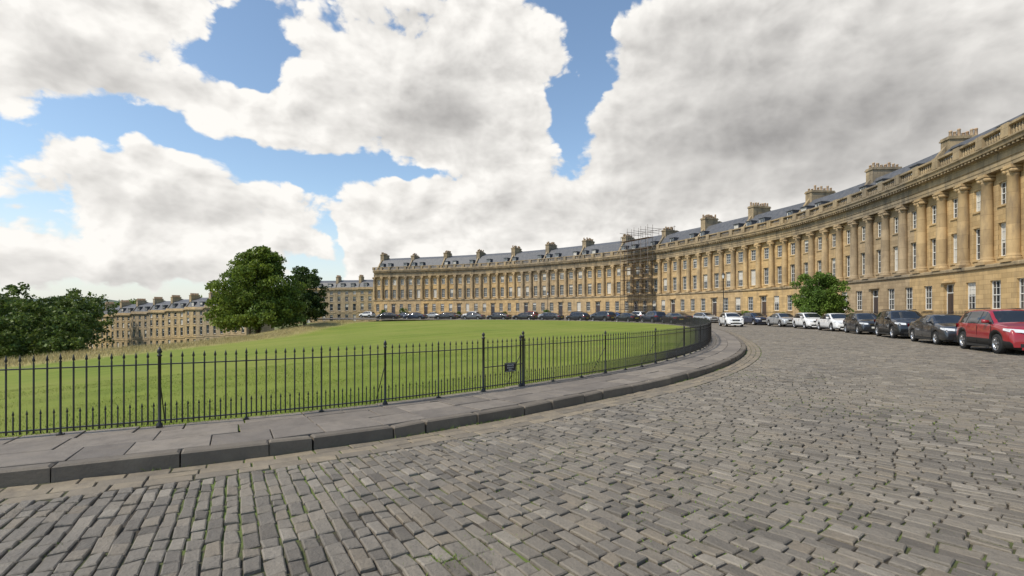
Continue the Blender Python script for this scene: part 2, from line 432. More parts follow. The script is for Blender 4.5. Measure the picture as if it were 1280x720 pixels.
gb.box(sg,sg+1.0,-.010,.010,.55,.565)
gate=gb.build('gate',[M['iron']],fence,FENCE)
M['signblack']=mat('sign_black',(.02,.02,.022),None,3,.4)
sx,sy=FENCE.map(sg+.62,-.035); hh=FENCE.head(sg+.62)
sign=empty('notice_sign')
q=MB(); q.box(-.135,.135,-.008,.008,-.085,.085,0); q.box(-.125,.125,-.0105,-.009,.068,.072,1); q.box(-.125,.125,-.0105,-.009,-.072,-.068,1)
pl=q.build('sign_plate',[M['signblack'],M['white']],sign)
for k,(tx,sz) in enumerate((('PRIVATE',.045),('RESIDENTS',.034),('ONLY',.034))):
    c=bpy.data.curves.new('sign_text_%d'%(k+1),'FONT'); c.body=tx; c.size=sz; c.align_x='CENTER'; c.extrude=.001
    to=bpy.data.objects.new('sign_text_%d'%(k+1),c); scene.collection.objects.link(to); c.materials.append(M['white'])
    to.rotation_euler=(R(90),0,0); to.location=(0,-.0105,.02-k*.04); to.parent=sign
sign.location=(float(sx),float(sy),.52); sign.rotation_euler=(0,0,hh)

# ------------------------------------------------------------------ facade helpers
def wall_panel(mb,s0,s1,z0,z1,v,ops,m=0):
    ss=sorted(set([s0,s1]+[o[0] for o in ops]+[o[1] for o in ops])); zs=sorted(set([z0,z1]+[o[2] for o in ops]+[o[3] for o in ops]))
    for a,b in zip(ss[:-1],ss[1:]):
        for c,d in zip(zs[:-1],zs[1:]):
            ms,mz=(a+b)/2,(c+d)/2
            if any(o[0]<ms<o[1] and o[2]<mz<o[3] for o in ops): continue
            mb.add([(a,v,c),(a,v,d),(b,v,d),(b,v,c)],[(0,1,2,3)],m)
def reveal(mb,o,v,dep,m=0):
    a,b,c,d=o; w=v-dep
    mb.add([(a,v,c),(b,v,c),(b,v,d),(a,v,d),(a,w,c),(b,w,c),(b,w,d),(a,w,d)],[(0,1,5,4),(1,2,6,5),(2,3,7,6),(3,0,4,7)],m)
def window(mf,o,v,dep=.2,cols=3,rows=4,bar=.028,fine=True):
    a,b,c,d=o; w=v-dep
    mf.add([(a,w,c),(a,w,d),(b,w,d),(b,w,c)],[(0,1,2,3)],1)
    r=random.random()
    if r<.30:
        h=d-(d-c)*random.choice((.25,.45,.6,1.0)); mf.add([(a+.04,w+.004,h),(a+.04,w+.004,d-.03),(b-.04,w+.004,d-.03),(b-.04,w+.004,h)],[(0,1,2,3)],2)
    f=.065; y0,y1=w-.01,w+.05
    mf.box(a,a+f,y0,y1,c,d); mf.box(b-f,b,y0,y1,c,d); mf.box(a+f,b-f,y0,y1,c,c+.08); mf.box(a+f,b-f,y0,y1,d-f,d)
    mz=(c+d)/2; mf.box(a+f,b-f,y0,y1-.004,mz-.03,mz+.03)
    if fine:
        for k in range(1,cols):
            x=a+(b-a)*k/cols; mf.box(x-bar/2,x+bar/2,w-.008,w+.03,c+.08,d-f)
        for k in range(1,rows):
            if k*2==rows: continue
            z=c+(d-c)*k/rows; mf.box(a+f,b-f,w-.006,w+.028,z-bar/2,z+bar/2)
def door(md,o,v,dep=.3):
    a,b,c,d=o; w=v-dep; zt=d-.75
    md.box(a+.06,b-.06,w-.02,w+.03,c,zt,3)
    for x0,x1 in ((a+.16,(a+b)/2-.05),((a+b)/2+.05,b-.16)):
        for z0,z1 in ((c+.15,c+.8),(c+.95,zt-.15)): md.box(x0,x1,w+.028,w+.045,z0,z1,3)
    md.box(a,a+.06,w-.02,w+.06,c,d); md.box(b-.06,b,w-.02,w+.06,c,d); md.box(a+.06,b-.06,w-.02,w+.06,zt,zt+.07); md.box(a+.06,b-.06,w-.02,w+.06,d-.06,d)
    md.add([(a,w-.01,zt),(a,w-.01,d),(b,w-.01,d),(b,w-.01,zt)],[(0,1,2,3)],1)
    md.box((a+b)/2-.015,(a+b)/2+.015,w-.008,w+.03,zt+.07,d-.06)
def dormer(mb,mf,s,v,z,w=1.1,h=1.5,back=2.4):
    o=(s-w/2+.12,s+w/2-.12,z+.12,z+h-.12)
    wall_panel(mb,s-w/2,s+w/2,z,z+h,v,[o],1)
    mb.add([(s-w/2,v,z),(s-w/2,v,z+h),(s-w/2,v-back,z+h),(s-w/2,v-back,z)],[(0,1,2,3)],1)
    mb.add([(s+w/2,v,z),(s+w/2,v,z+h),(s+w/2,v-back,z+h),(s+w/2,v-back,z)],[(0,1,2,3)],1)
    mb.box(s-w/2-.08,s+w/2+.08,v-back,v+.1,z+h,z+h+.09,1)
    reveal(mf,o,v,.1,0); window(mf,o,v,.1,2,2)

# ------------------------------------------------------------------ the crescent
cres=empty('georgian_crescent_building')
nb=int(BLD.L/2.6); nb-=nb%4; w=BLD.L/nb
W=MB();Fm=MB();C=MB();E=MB();Rf=MB();CH=MB();BA=MB()
ZB=0.0
for i in range(nb):
    s0=i*w;s1=s0+w;sc=(s0+s1)/2
    isdoor=(i%4==1); og=(sc-.62,sc+.62,.5,3.85) if isdoor else (sc-.56,sc+.56,1.75,3.85)
    wall_panel(W,s0,s1,ZB-.3,4.75,.55,[og]); reveal(W,og,.55,.3 if isdoor else .2)
    if isdoor:
        door(Fm,og,.55); W.box(sc-.9,sc+.9,.56,1.6,.2,.5); W.box(sc-.85,sc+.85,.552,.75,3.95,4.12)
    else:
        window(Fm,og,.55); W.box(sc-.66,sc+.66,.552,.64,1.62,1.75)
    o1=(sc-.56,sc+.56,5.6,8.05); o2=(sc-.56,sc+.56,9.35,11.0)
    wall_panel(W,s0,s1,5.0,11.8,0,[o1,o2])
    for o in (o1,o2):
        reveal(W,o,0,.2); window(Fm,o,0,.2,3,4)
        W.box(o[0]-.1,o[1]+.1,.002,.09,o[2]-.14,o[2])
    W.box(o1[0]-.16,o1[0],.002,.05,o1[2],o1[3]); W.box(o1[1],o1[1]+.16,.002,.05,o1[2],o1[3]); W.box(o1[0]-.16,o1[1]+.16,.002,.06,o1[3],o1[3]+.16)
for i in range(nb+1):
    s=i*w
    cv=.28
    C.box(s-.52,s+.52,-.02,cv+.50,5.062,5.25)
    C.lathe(s,cv,[(.50,5.25),(.52,5.32),(.47,5.38),(.43,5.42),(.47,5.47),(.40,5.52),(.385,5.7),(.385,7.6),(.365,9.4),(.335,11.1),(.37,11.14),(.335,11.2),(.34,11.3),(.42,11.42)],16)
    for sx_ in (-.34,.34):   # volutes
        C.tube((s+sx_,cv-.36,11.40),(s+sx_,cv+.40,11.40),.15,n=10)
    C.box(s-.34,s+.34,cv-.34,cv+.37,11.42,11.56); C.box(s-.47,s+.47,cv-.4,cv+.45,11.56,11.68)
    C.box(s-.40,s+.40,0,cv+.38,11.68,11.802)
S=[i*w/2 for i in range(nb*2+1)]
E.extrude(S,[(.55,4.72),(.66,4.76),(.70,4.82),(.70,5.0),(.66,5.06),(-.01,5.06)],0)
E.extrude(S,[(-.01,11.80),(.56,11.80),(.56,12.05),(.59,12.06),(.59,12.35),(.66,12.40),(.60,12.42),(.58,12.95),(.70,13.0),(.74,13.12),(1.08,13.16),(1.12,13.36),(1.22,13.46),(1.22,13.52),(.2,13.58)],0)
nd=int(BLD.L/.42)
for k in range(nd):
    s=k*.42; E.box(s,s+.2,.70,1.02,13.0,13.155)
BA.extrude(S,[(.28,13.55),(.78,13.55),(.78,13.80),(.70,13.84),(.36,13.84),(.36,13.56)],0)
BA.extrude(S,[(.36,14.48),(.70,14.48),(.78,14.52),(.78,14.68),(.30,14.68),(.30,14.5),(.36,14.48)],0)
for i in range(nb+1):
    s=i*w; BA.box(s-.36,s+.36,.29,.81,13.80,14.72)
    if i<nb:
        for k in range(7):
            x=s+.5+(w-1.0)*k/6; BA.lathe(x,.53,[(.09,13.83),(.06,13.9),(.10,14.05),(.085,14.15),(.05,14.35),(.08,14.49)],6)
rp=[(.3,13.57),(-1.0,13.50),(-1.05,13.75),(-3.6,17.1),(-6.6,18.0),(-9.9,17.0),(-12,13.5),(-12,-.3)]
Rf.extrude(S,rp,0)
for i in range(0,nb+1,4):
    s=i*w
    pr=[(-.9,13.5),(-.9,14.1),(-3.5,17.45),(-6.6,18.35),(-10,17.4)]
    CH.extrude([s-.2,s+.2],pr,0)
    for e in (-.2,.2):
        CH.add([(s+e,p[0],p[1]) for p in pr]+[(s+e,-10,13)],[(0,1,2,3,4,5)],0)
    v0=-2.9-random.uniform(0,.6); v1=v0-random.uniform(2.6,3.6); zt=18.3+random.uniform(-.5,.45)
    CH.box(s-.55,s+.55,v1,v0,15.2,zt); CH.box(s-.65,s+.65,v1-.1,v0+.1,zt,zt+.14); CH.box(s-.58,s+.58,v1-.03,v0+.03,zt+.14,zt+.3)
    for k in range(7):
        for e in (-.26,.26):
            if random.random()<.12: continue
            vv=v1+.3+(v0-v1-.6)*k/6; hp=random.uniform(.3,.75)
            CH.lathe(s+e,vv,[(.15,zt+.28),(.13,zt+.3+hp*.8),(.16,zt+.3+hp*.85),(.13,zt+.3+hp)],7,1)
for i in range(nb):
    if i%4 in (0,2,3) and (i*7)%5!=0:
        dormer(Rf,Fm,(i+.5)*w,-1.55,14.35,1.15,1.55)
for s in (0,BLD.L):
    pts=[(s,.55,-.3),(s,.55,5.0),(s,.5,11.8),(s,.5,13.5)]+[(s,p[0],p[1]) for p in rp[1:]]
    W.add(pts,[tuple(range(len(pts)))],0)
W.build('walls',[M['stone']],cres,BLD); Fm.build('windows_and_doors',[M['white'],M['glass'],M['blind'],M['door']],cres,BLD)
C.build('ionic_columns',[M['stone2']],cres,BLD); E.build('entablature',[M['stonedirty']],cres,BLD)
BA.build('balustrade',[M['stonedirty']],cres,BLD); Rf.build('roof',[M['slate'],M['slate']],cres,BLD); CH.build('chimneys',[M['stonedirty'],M['pot']],cres,BLD)

# pavement in front of the crescent, kerb, area railing
ss=np.arange(0,BLD.L,1.0); wx,wy=BLD.map(ss,0*ss); _,cd=CARS.project(wx,wy,2); Wd=np.abs(cd)-1.3
Wd=np.convolve(np.pad(Wd,6,'edge'),np.ones(13)/13,'valid')
P=MB(); vs=[];fs=[]
for a,ww in zip(ss,Wd):
    for v,z in ((.3,.30),(3.0,.24),(ww-.22,.14),(ww-.215,.14),(ww,.135),(ww+.01,-.05)): vs.append((a,v,z))
for i in range(len(ss)-1):
    for j in range(5): fs.append((i*6+j,i*6+j+1,(i+1)*6+j+1,(i+1)*6+j))
P.add(vs,fs); P.build('pavement',[M['slab']],None,BLD)
ar=MB()
nbar=int(BLD.L/.17)
for i in range(nbar):
    s=i*.17; ph=(s%(4*w))/w
    if 1.15<ph<1.85: continue
    ar.lathe(s,3.0,[(.012,.2),(.012,1.50),(.022,1.54),(.001,1.66)],4)
for i in range(0,nb,4):
    a,b=(i+1.85)*w-4*w,(i+1.15)*w
    q=[x for x in np.linspace(max(a,0),b,10)]
    for z in (.4,1.44): ar.extrude(q,[(2.98,z),(3.02,z),(3.02,z+.03),(2.98,z+.03),(2.98,z)])
ar.build('area_railing',[M['iron']],None,BLD)

# scaffolding
ssc,_=BLD.project([28.2],[98.2]); ssc=float(ssc[0]); sf=MB()
for k in range(5):
    for v in (1.5,2.7):
        sf.tube((ssc+k*2.1-1,v,0.1),(ssc+k*2.1-1,v,18.6 if k<4 else 17),.04,n=5)
for lv in range(8):
    z=2.1+lv*2.0
    for v in (1.5,2.7): sf.tube((ssc-1.3,v,z),(ssc+7.6,v,z),.035,n=5); sf.tube((ssc-1.3,v,z+1),(ssc+7.6,v,z+1),.025,n=5)
    sf.box(ssc-1.2,ssc+7.5,1.55,2.65,z-.05,z,1)
    sf.tube((ssc-1+(lv%4)*2.1,2.72,z-2),(ssc-1+(lv%4+1)*2.1,2.72,z),.025,n=5)
for k in range(5):
    sf.tube((ssc+k*2.1-1,-4,17.9),(ssc+k*2.1-1,2.9,17.9),.04,n=5); sf.tube((ssc+k*2.1-1,-4,16.9),(ssc+k*2.1-1,-4,18.8),.04,n=5)
sf.tube((ssc-1.3,-4,18.6),(ssc+8,-4,18.6),.04,n=5)
sf.build('scaffolding',[M['scaf'],M['plank']],None,BLD)

# ------------------------------------------------------------------ lower terraces
def terrace(p0,p1,z0,z1,nh,bays=3,ht=11.4):
    e=empty('georgian_terrace_building'); cv=Curve2([p0,((p0[0]+p1[0])/2,(p0[1]+p1[1])/2),p1],0)
    w=cv.L/nh; A=MB();Fr=MB();Ro=MB();Ch=MB()
    for i in range(nh):
        z=z0+(z1-z0)*i/max(1,nh-1); s0=i*w;s1=s0+w; bw=w/bays
        ops=[]
        for b in range(bays):
            sc=s0+bw*(b+.5)
            for k,(a,c) in enumerate(((.9,2.9),(4.2,6.6),(7.4,9.1),(9.8,11.0))):
                if k==0 and b==0: a,c=.1,2.9
                ops.append((sc-.56,sc+.56,z+a,z+c))
        wall_panel(A,s0,s1,z-6,z+ht,0,ops)
        for o in ops:
            reveal(A,o,0,.2); window(Fr,o,0,.2,2,2,fine=False)
            A.box(o[0]-.14,o[1]+.14,.002,.10,o[2]-.14,o[2]); A.box(o[0]-.14,o[1]+.14,.002,.07,o[3],o[3]+.2)
        A.box(s0,s1,.0,.12,z+3.45,z+3.7); A.box(s0,s1,-.3,.45,z+ht,z+ht+.35); A.box(s0,s1,-.3,.12,z+ht+.35,z+ht+.8)
        A.add([(s0,0,z-6),(s0,0,z+ht),(s0,-9,z+ht),(s0,-9,z-6)],[(0,1,2,3)]); A.add([(s1,0,z-6),(s1,0,z+ht),(s1,-9,z+ht),(s1,-9,z-6)],[(0,1,2,3)])
        Ro.extrude([s0,s1],[(-.3,z+ht+.3),(-1.9,z+ht+2.7),(-4.5,z+ht+3.6),(-7.3,z+ht+2.7),(-9,z+ht)])
        for b in range(2): dormer(Ro,Fr,s0+w*(.28+.44*b),-.7,z+ht+.75,1.3,1.5,1.6)
        for e_ in (s0,s1): 
            Ch.add([(e_,-.3,z+ht),(e_,-.3,z+ht+.8),(e_,-1.9,z+ht+3.0),(e_,-4.5,z+ht+3.9),(e_,-7.3,z+ht+3),(e_,-9,z+ht)],[(0,1,2,3,4,5)])
        Ch.box(s0-.45,s0+.45,-4.2,-1.6,z+ht+1.2,z+ht+4.6); Ch.box(s0-.52,s0+.52,-4.3,-1.5,z+ht+4.6,z+ht+4.75)
        for k in range(5):
            for q_ in (-.22,.22): Ch.lathe(s0+q_,-3.9+k*.5,[(.14,z+ht+4.7),(.11,z+ht+5.2),(.13,z+ht+5.35)],6,1)
    A.build('walls',[M['stoneold']],e,cv);Fr.build('windows',[M['white'],M['glass'],M['blind']],e,cv)
    Ro.build('roof',[M['slate'],M['slate']],e,cv);Ch.build('chimneys',[M['stoneold'],M['pot']],e,cv)
terrace((-72,134.5),(-143,166),-8.3,-11.8,9)
terrace((-45,171),(-78,174),-2,-2.4,4)

# ------------------------------------------------------------------ vehicles
M['tyre']=mat('tyre_rubber',(.015,.015,.015),None,5,.85); M['rim']=mat('alloy',(.55,.56,.58),None,5,.3,metal=.9)
M['cglass']=mat('car_glass',(.012,.015,.018),(.02,.022,.025),2,.03,spec=.8); M['trim']=mat('black_trim',(.02,.02,.02),None,9,.5)
M['lamp']=mat('headlamp',(.75,.77,.8),None,9,.08,spec=.9); M['tail']=mat('tail_lamp',(.35,.008,.01),None,9,.15); M['plate_w']=mat('number_plate_white',(.75,.75,.7),None,9,.4); M['plate_y']=mat('number_plate_yellow',(.75,.55,.05),None,9,.4)
M['chrome']=mat('chrome',(.7,.7,.72),None,9,.12,metal=1)
paints={'red':(.30,.012,.018),'white':(.80,.80,.79),'black':(.012,.013,.016),'navy':(.015,.025,.055),'silver':(.42,.43,.44),'grey':(.10,.105,.115),'dkgrey':(.035,.038,.045),'blue':(.03,.07,.2)}
PM={k:mat('car_paint_'+k,c,tuple(x*.95 for x in c),3,.32,metal=.35 if k in('silver','grey','dkgrey') else .0,coat=1.0) for k,c in paints.items()}
SPEC={
 'saloon':dict(L=4.65,W=1.82,H=1.44,belt=.97,wr=.32,wb=1.38,top=[(-2.325,.62),(-2.29,.92),(-2.2,1.0),(-1.6,1.06),(-1.25,1.2),(-.8,1.37),(-.2,1.44),(.3,1.42),(.5,1.36),(1.2,1.02),(1.35,.985),(1.95,.88),(2.2,.78),(2.3,.62),(2.325,.5)],ws=(.42,1.22),rw=(-1.6,-.8)),
 'hatch':dict(L=4.2,W=1.78,H=1.48,belt=.98,wr=.31,wb=1.28,top=[(-2.1,.6),(-2.08,.9),(-2.0,1.02),(-1.8,1.25),(-1.55,1.42),(-1.0,1.47),(-.3,1.48),(.25,1.45),(.45,1.38),(1.15,1.04),(1.3,1.0),(1.8,.90),(2.0,.78),(2.08,.6),(2.1,.45)],ws=(.38,1.18),rw=(-2.02,-1.6)),
 'suv':dict(L=4.4,W=1.90,H=1.66,belt=1.10,wr=.37,wb=1.34,top=[(-2.2,.7),(-2.18,1.0),(-2.12,1.12),(-1.95,1.40),(-1.75,1.56),(-1.2,1.63),(-.3,1.66),(.25,1.63),(.45,1.56),(1.05,1.17),(1.2,1.12),(1.85,1.02),(2.1,.92),(2.18,.7),(2.2,.5)],ws=(.38,1.08),rw=(-2.13,-1.75)),
}
def car_mesh(kind,paint,cache={}):
    if (kind,paint) in cache: return cache[(kind,paint)]
    sp=SPEC[kind];L,Wd,H,belt,wr,wb=(sp[k] for k in ('L','W','H','belt','wr','wb'))
    tx=[p[0] for p in sp['top']];tz=[p[1] for p in sp['top']]
    xs=set(np.round(np.arange(-L/2,L/2+.001,.1),3))|set(tx); ra=wr+.055
    for c in (-wb,wb):
        for a in np.linspace(0,math.pi,13): xs.add(round(c+ra*math.cos(a),3))
    a0,a1=sp['ws'];r0,r1=sp['rw']
    pil=[(-.10,-.02),(-1.15,-1.05) if kind!='saloon' else (-1.02,-.94)]
    for p in pil: xs|=set(p)
    xs|={a0,a1,r0,r1}; xs=sorted(xs); xs=[x for i,x in enumerate(xs) if i==0 or x-xs[i-1]>.004]
    mb=MB(); rings=[];info=[]
    for x in xs:
        T=float(np.interp(x,tx,tz)); u=abs(x)/(L/2); hw=Wd/2*(1-.05*u**2-.10*u**8)
        if u>.985: hw*=.97
        bot=.24+.05*sst(u,.85,1.0)
        for c in (-wb,wb):
            if abs(x-c)<ra: bot=max(bot,wr+math.sqrt(max(0,ra*ra-(x-c)**2)))
        b=min(belt+.02*(-x/(L/2)),T-.03); b=max(b,bot+.02)
        g=max(0,min(1,(T-belt)/(H-belt)))
        green=T>belt+.06
        y6=hw*(.93-.2*g); z6=T-(.07 if g>.3 else .02+.05*g)
        y7=y6-(.09 if g>.3 else .12); 
        und=.2
        ring=[(0,und),(hw*.70,und),(hw*.70,bot),(hw*.975,bot),(hw*1.0,bot+.35*(b-bot)),(hw*.985,bot+.78*(b-bot)),(hw*.955,b-.015),(y6,max(z6,b+.005)),(y7,T-.008),(y7*.5,T+.012),(0,T+.02)]
        full=ring+[(-y,z) for y,z in ring[-2:0:-1]]
        rings.append([(x,y,z) for y,z in full]); info.append((x,T,g,green))
    n=len(rings[0]); vs=[p for r in rings for p in r]
    half=11
    def seg(j): return j if j<half-1 else (n-1-j)
    fs=[];ms=[]
    for i in range(len(xs)-1):
        xm=(xs[i]+xs[i+1])/2
        ga,gb=info[i][2],info[i+1][2]
        for j in range(n):
            j2=(j+1)%n; s=seg(j); m=0
            if s in (0,1,2): m=3
            if s==6 and min(ga,gb)>.02 and (r0-.02<xm<a1+.02) and max(ga,gb)>.12:
                m=1
                if any(p[0]<xm<p[1] for p in pil): m=3
                if kind!='saloon' and xm<-1.72: m=0
                if kind=='saloon' and xm<-1.35: m=0
            if s in (8,9) and (a0<xm<a1 or r0<xm<r1): m=1
            if s==3 and kind=='suv': m=3
            fs.append((i*n+j,(i+1)*n+j,(i+1)*n+j2,i*n+j2)); ms.append(m)
    mb.v=vs; mb.f=fs; mb.m=ms; mb.sm=[True]*len(fs)
    mb.f.append(tuple(range(n))); mb.m.append(0); mb.sm.append(False)
    k=(len(xs)-1)*n; mb.f.append(tuple(range(k+n-1,k-1,-1))); mb.m.append(0); mb.sm.append(False)
    for cx in (-wb,wb):
        for sgn in (-1,1):
            yo=sgn*(Wd/2-.035); N=28; prof=[(wr*.62,0),(wr*.66,.0),(wr*.93,.0),(wr,.035),(wr,.18),(wr*.9,.21)]
            v2=[];f2=[]
            for r,dy in prof:
                for q in range(N):
                    a=2*math.pi*q/N; v2.append((cx+r*math.cos(a),yo-sgn*dy,wr+r*math.sin(a)))
            for jj in range(len(prof)-1):
                for q in range(N): f2.append((jj*N+q,jj*N+(q+1)%N,(jj+1)*N+(q+1)%N,(jj+1)*N+q))
            mb.add(v2,f2,2,True)
            v2=[(cx+wr*.64*math.cos(2*math.pi*q/N),yo-sgn*.07,wr+wr*.64*math.sin(2*math.pi*q/N)) for q in range(N)]; mb.add(v2,[tuple(range(N))],3)
            v2=[];
            for r,dy in ((wr*.67,-.004),(wr*.60,-.004),(wr*.58,.06)):
                for q in range(N): v2.append((cx+r*math.cos(2*math.pi*q/N),yo-sgn*dy,wr+r*math.sin(2*math.pi*q/N)))
            mb.add(v2,[(jj*N+q,jj*N+(q+1)%N,(jj+1)*N+(q+1)%N,(jj+1)*N+q) for jj in range(2) for q in range(N)],4,True)
            for q in range(5):
                a=2*math.pi*q/5+.3; ca,sa=math.cos(a),math.sin(a); pw=.035
                pts=[]
                for rr,ww in ((.02,pw*1.2),(wr*.62,pw*.8)):
                    for e in (-1,1): pts.append((cx+rr*ca-e*ww*sa,yo-sgn*.005,wr+rr*sa+e*ww*ca))
                pts+= [(p[0],p[1]-sgn*.04,p[2]) for p in pts]
                mb.add(pts,[(0,1,3,2),(0,2,6,4),(1,5,7,3),(4,6,7,5)],4)
            mb.tube((cx,yo-sgn*.04,wr),(cx,yo+sgn*.004,wr),.05,.04,10,4)
    F_=L/2
    hwF=Wd/2*.82
    zl=belt-.24
    for sgn in (-1,1):
        y1,y0=sgn*(Wd/2*.86),sgn*(Wd/2*.50)
        pts=[(F_-.02,y0,zl-.05),(F_-.15,y1,zl-.03),(F_-.40,sgn*Wd/2*.955,zl+.03),(F_-.035,y0,zl+.06),(F_-.17,y1,zl+.09),(F_-.42,sgn*Wd/2*.94,zl+.10)]
        pts=[(p[0]+.03,p[1]+sgn*.012,p[2]) for p in pts]
        mb.add(pts,[(0,1,4,3),(1,2,5,4)],5)
        zt=belt-.12
        pts=[(-F_+.0,sgn*Wd/2*.60,zt-.10),(-F_+.07,sgn*Wd/2*.875,zt-.10),(-F_+.32,sgn*Wd/2*.965,zt-.04),(-F_+.02,sgn*Wd/2*.60,zt+.06),(-F_+.09,sgn*Wd/2*.87,zt+.08),(-F_+.32,sgn*Wd/2*.955,zt+.06)]
        pts=[(p[0]-.02,p[1]+sgn*.012,p[2]) for p in pts]
        mb.add(pts,[(0,1,4,3),(1,2,5,4)],6)
        mx=a1-.35; my=sgn*(Wd/2*.93)
        mb.add([(mx-.06,my,belt+.03),(mx+.08,my,belt+.03),(mx+.02,my+sgn*.2,belt+.03),(mx-.08,my+sgn*.2,belt+.03),(mx-.06,my,belt+.13),(mx+.06,my,belt+.13),(mx,my+sgn*.19,belt+.17),(mx-.08,my+sgn*.19,belt+.17)],[(0,3,2,1),(4,5,6,7),(0,1,5,4),(1,2,6,5),(2,3,7,6),(3,0,4,7)],0,True)
        for hx in (-.85 if kind!='saloon' else -.8,.12): mb.box(hx,hx+.17,sgn*Wd/2*.975-.012,sgn*Wd/2*.975+.012,belt-.13,belt-.105,4 if paint!='red' else 0)
        for lx in (1.02,-.06): mb.box(lx,lx+.012,sgn*Wd/2*.99-.01,sgn*Wd/2*.99+.004,.36,belt-.06,3)
        mb.box(-wb+ra+.02,wb-ra-.02,sgn*Wd/2*.975-.02,sgn*Wd/2*.975+.012,.20,.30,3)
    mb.box(F_-.06,F_+.012,-hwF*.50,hwF*.50,zl-.10,zl+.03,3); mb.box(F_-.06,F_+.018,-hwF*.50,hwF*.50,zl-.045,zl-.03,8)
    mb.box(F_-.1,F_+.01,-hwF*.75,hwF*.75,.30,.42,3); mb.box(F_+.005,F_+.025,-.26,.26,.44,.55,7)
    mb.box(-F_-.01,-F_+.12,-hwF*.85,hwF*.85,.26,.42,3); mb.box(-F_-.022,-F_+.0,-.26,.26,.60 if kind!='hatch' else .5,.71 if kind!='hatch' else .61,9)
    if kind=='suv':
        for sgn in (-1,1): mb.tube((-1.5,sgn*.62,1.68),(.2,sgn*.62,1.70),.02,n=5,m=3)
    o=mb.build('tmp',[PM[paint],M['cglass'],M['tyre'],M['trim'],M['rim'],M['lamp'],M['tail'],M['plate_w'],M['chrome'],M['plate_y']])
    me=o.data; me.name='car_'+kind+'_'+paint; bpy.data.objects.remove(o); cache[(kind,paint)]=me; return me
def car(kind,paint,x,y,h,z=0):
    o=bpy.data.objects.new('parked_car',car_mesh(kind,paint)); scene.collection.objects.link(o); o.location=(x,y,z); o.rotation_euler=(0,0,h)
near=[((19.3,19.3),'suv','red',1),((21.3,24.4),'saloon','dkgrey',1),((23.6,30.0),'suv','black',1),((25.2,35.4),'hatch','dkgrey',1),((26.7,40.8),'saloon','white',1),((27.9,46.6),'hatch','white',1),((28.9,53.0),'saloon','silver',1),((29.4,60.0),'hatch','navy',1)]
smax=0
for (x,y),k,p,fl in near:
    s,_=CARS.project([x],[y],1); s=float(s[0]); smax=max(smax,s); car(k,p,x,y,CARS.head(s)+(math.pi if fl else 0)+random.uniform(-.03,.03))
s=smax+6.2; cols=['black','silver','navy','dkgrey','white','blue','grey','black','silver','red','dkgrey','white']; i=0
while s<CARS.L-3:
    x,y=CARS.map(s,0.); car(random.choice(('hatch','saloon','suv','hatch')),cols[i%12],float(x),float(y),CARS.head(s)+random.choice((0,math.pi))); i+=1; s+=random.choice((5.4,5.7,6.2,9))
car('hatch','white',23.6,53.5,R(-100))
s,_=FENCE.project([17.2],[62],1); s=float(s[0])
while s<FENCE.L-22:
    x,y=FENCE.map(s,-2.6); car(random.choice(('hatch','saloon','suv')),random.choice(['black','navy','dkgrey','black','grey','silver']),float(x),float(y),FENCE.head(s)); s+=random.choice((5.3,5.6,6.5))
for i,(x,c) in enumerate(((-70,'red'),(-77,'grey'),(-84,'red'),(-92,'silver'),(-103,'black'),(-112,'blue'),(-121,'white'))):
    y=134.5+(-72-x)*.443-9; car('hatch',c,x,y,R(156),float(zter(x,y))-.2)

# ------------------------------------------------------------------ street lamps
def street_lamp(x,y,h=5.2):
    m=MB(); m.lathe(0,0,[(.16,0),(.16,.25),(.11,.35),(.10,1.0),(.07,1.1),(.055,h*.6),(.04,h-.75),(.07,h-.72),(.05,h-.65),(.12,h-.6)],12)
    m.tube((-.28,0,h-1.0),(.28,0,h-1.0),.02,n=6)
    m.lathe(0,0,[(.10,h-.6),(.19,h-.15)],4,1,False)
    m.lathe(0,0,[(.22,h-.15),(.14,h+.02),(.04,h+.08),(.04,h+.16),(.001,h+.22)],8)
    for k in range(4):
        a=k*math.pi/2; m.tube((.11*math.cos(a),.11*math.sin(a),h-.6),(.2*math.cos(a),.2*math.sin(a),h-.15),.012,n=4)
    o=m.build('street_lamp',[M['iron'],M['lamp']]); o.location=(x,y,.1)
street_lamp(26.2,61.5,6.2); street_lamp(7.5,104,5.6); street_lamp(35.0,25.8,5.2)

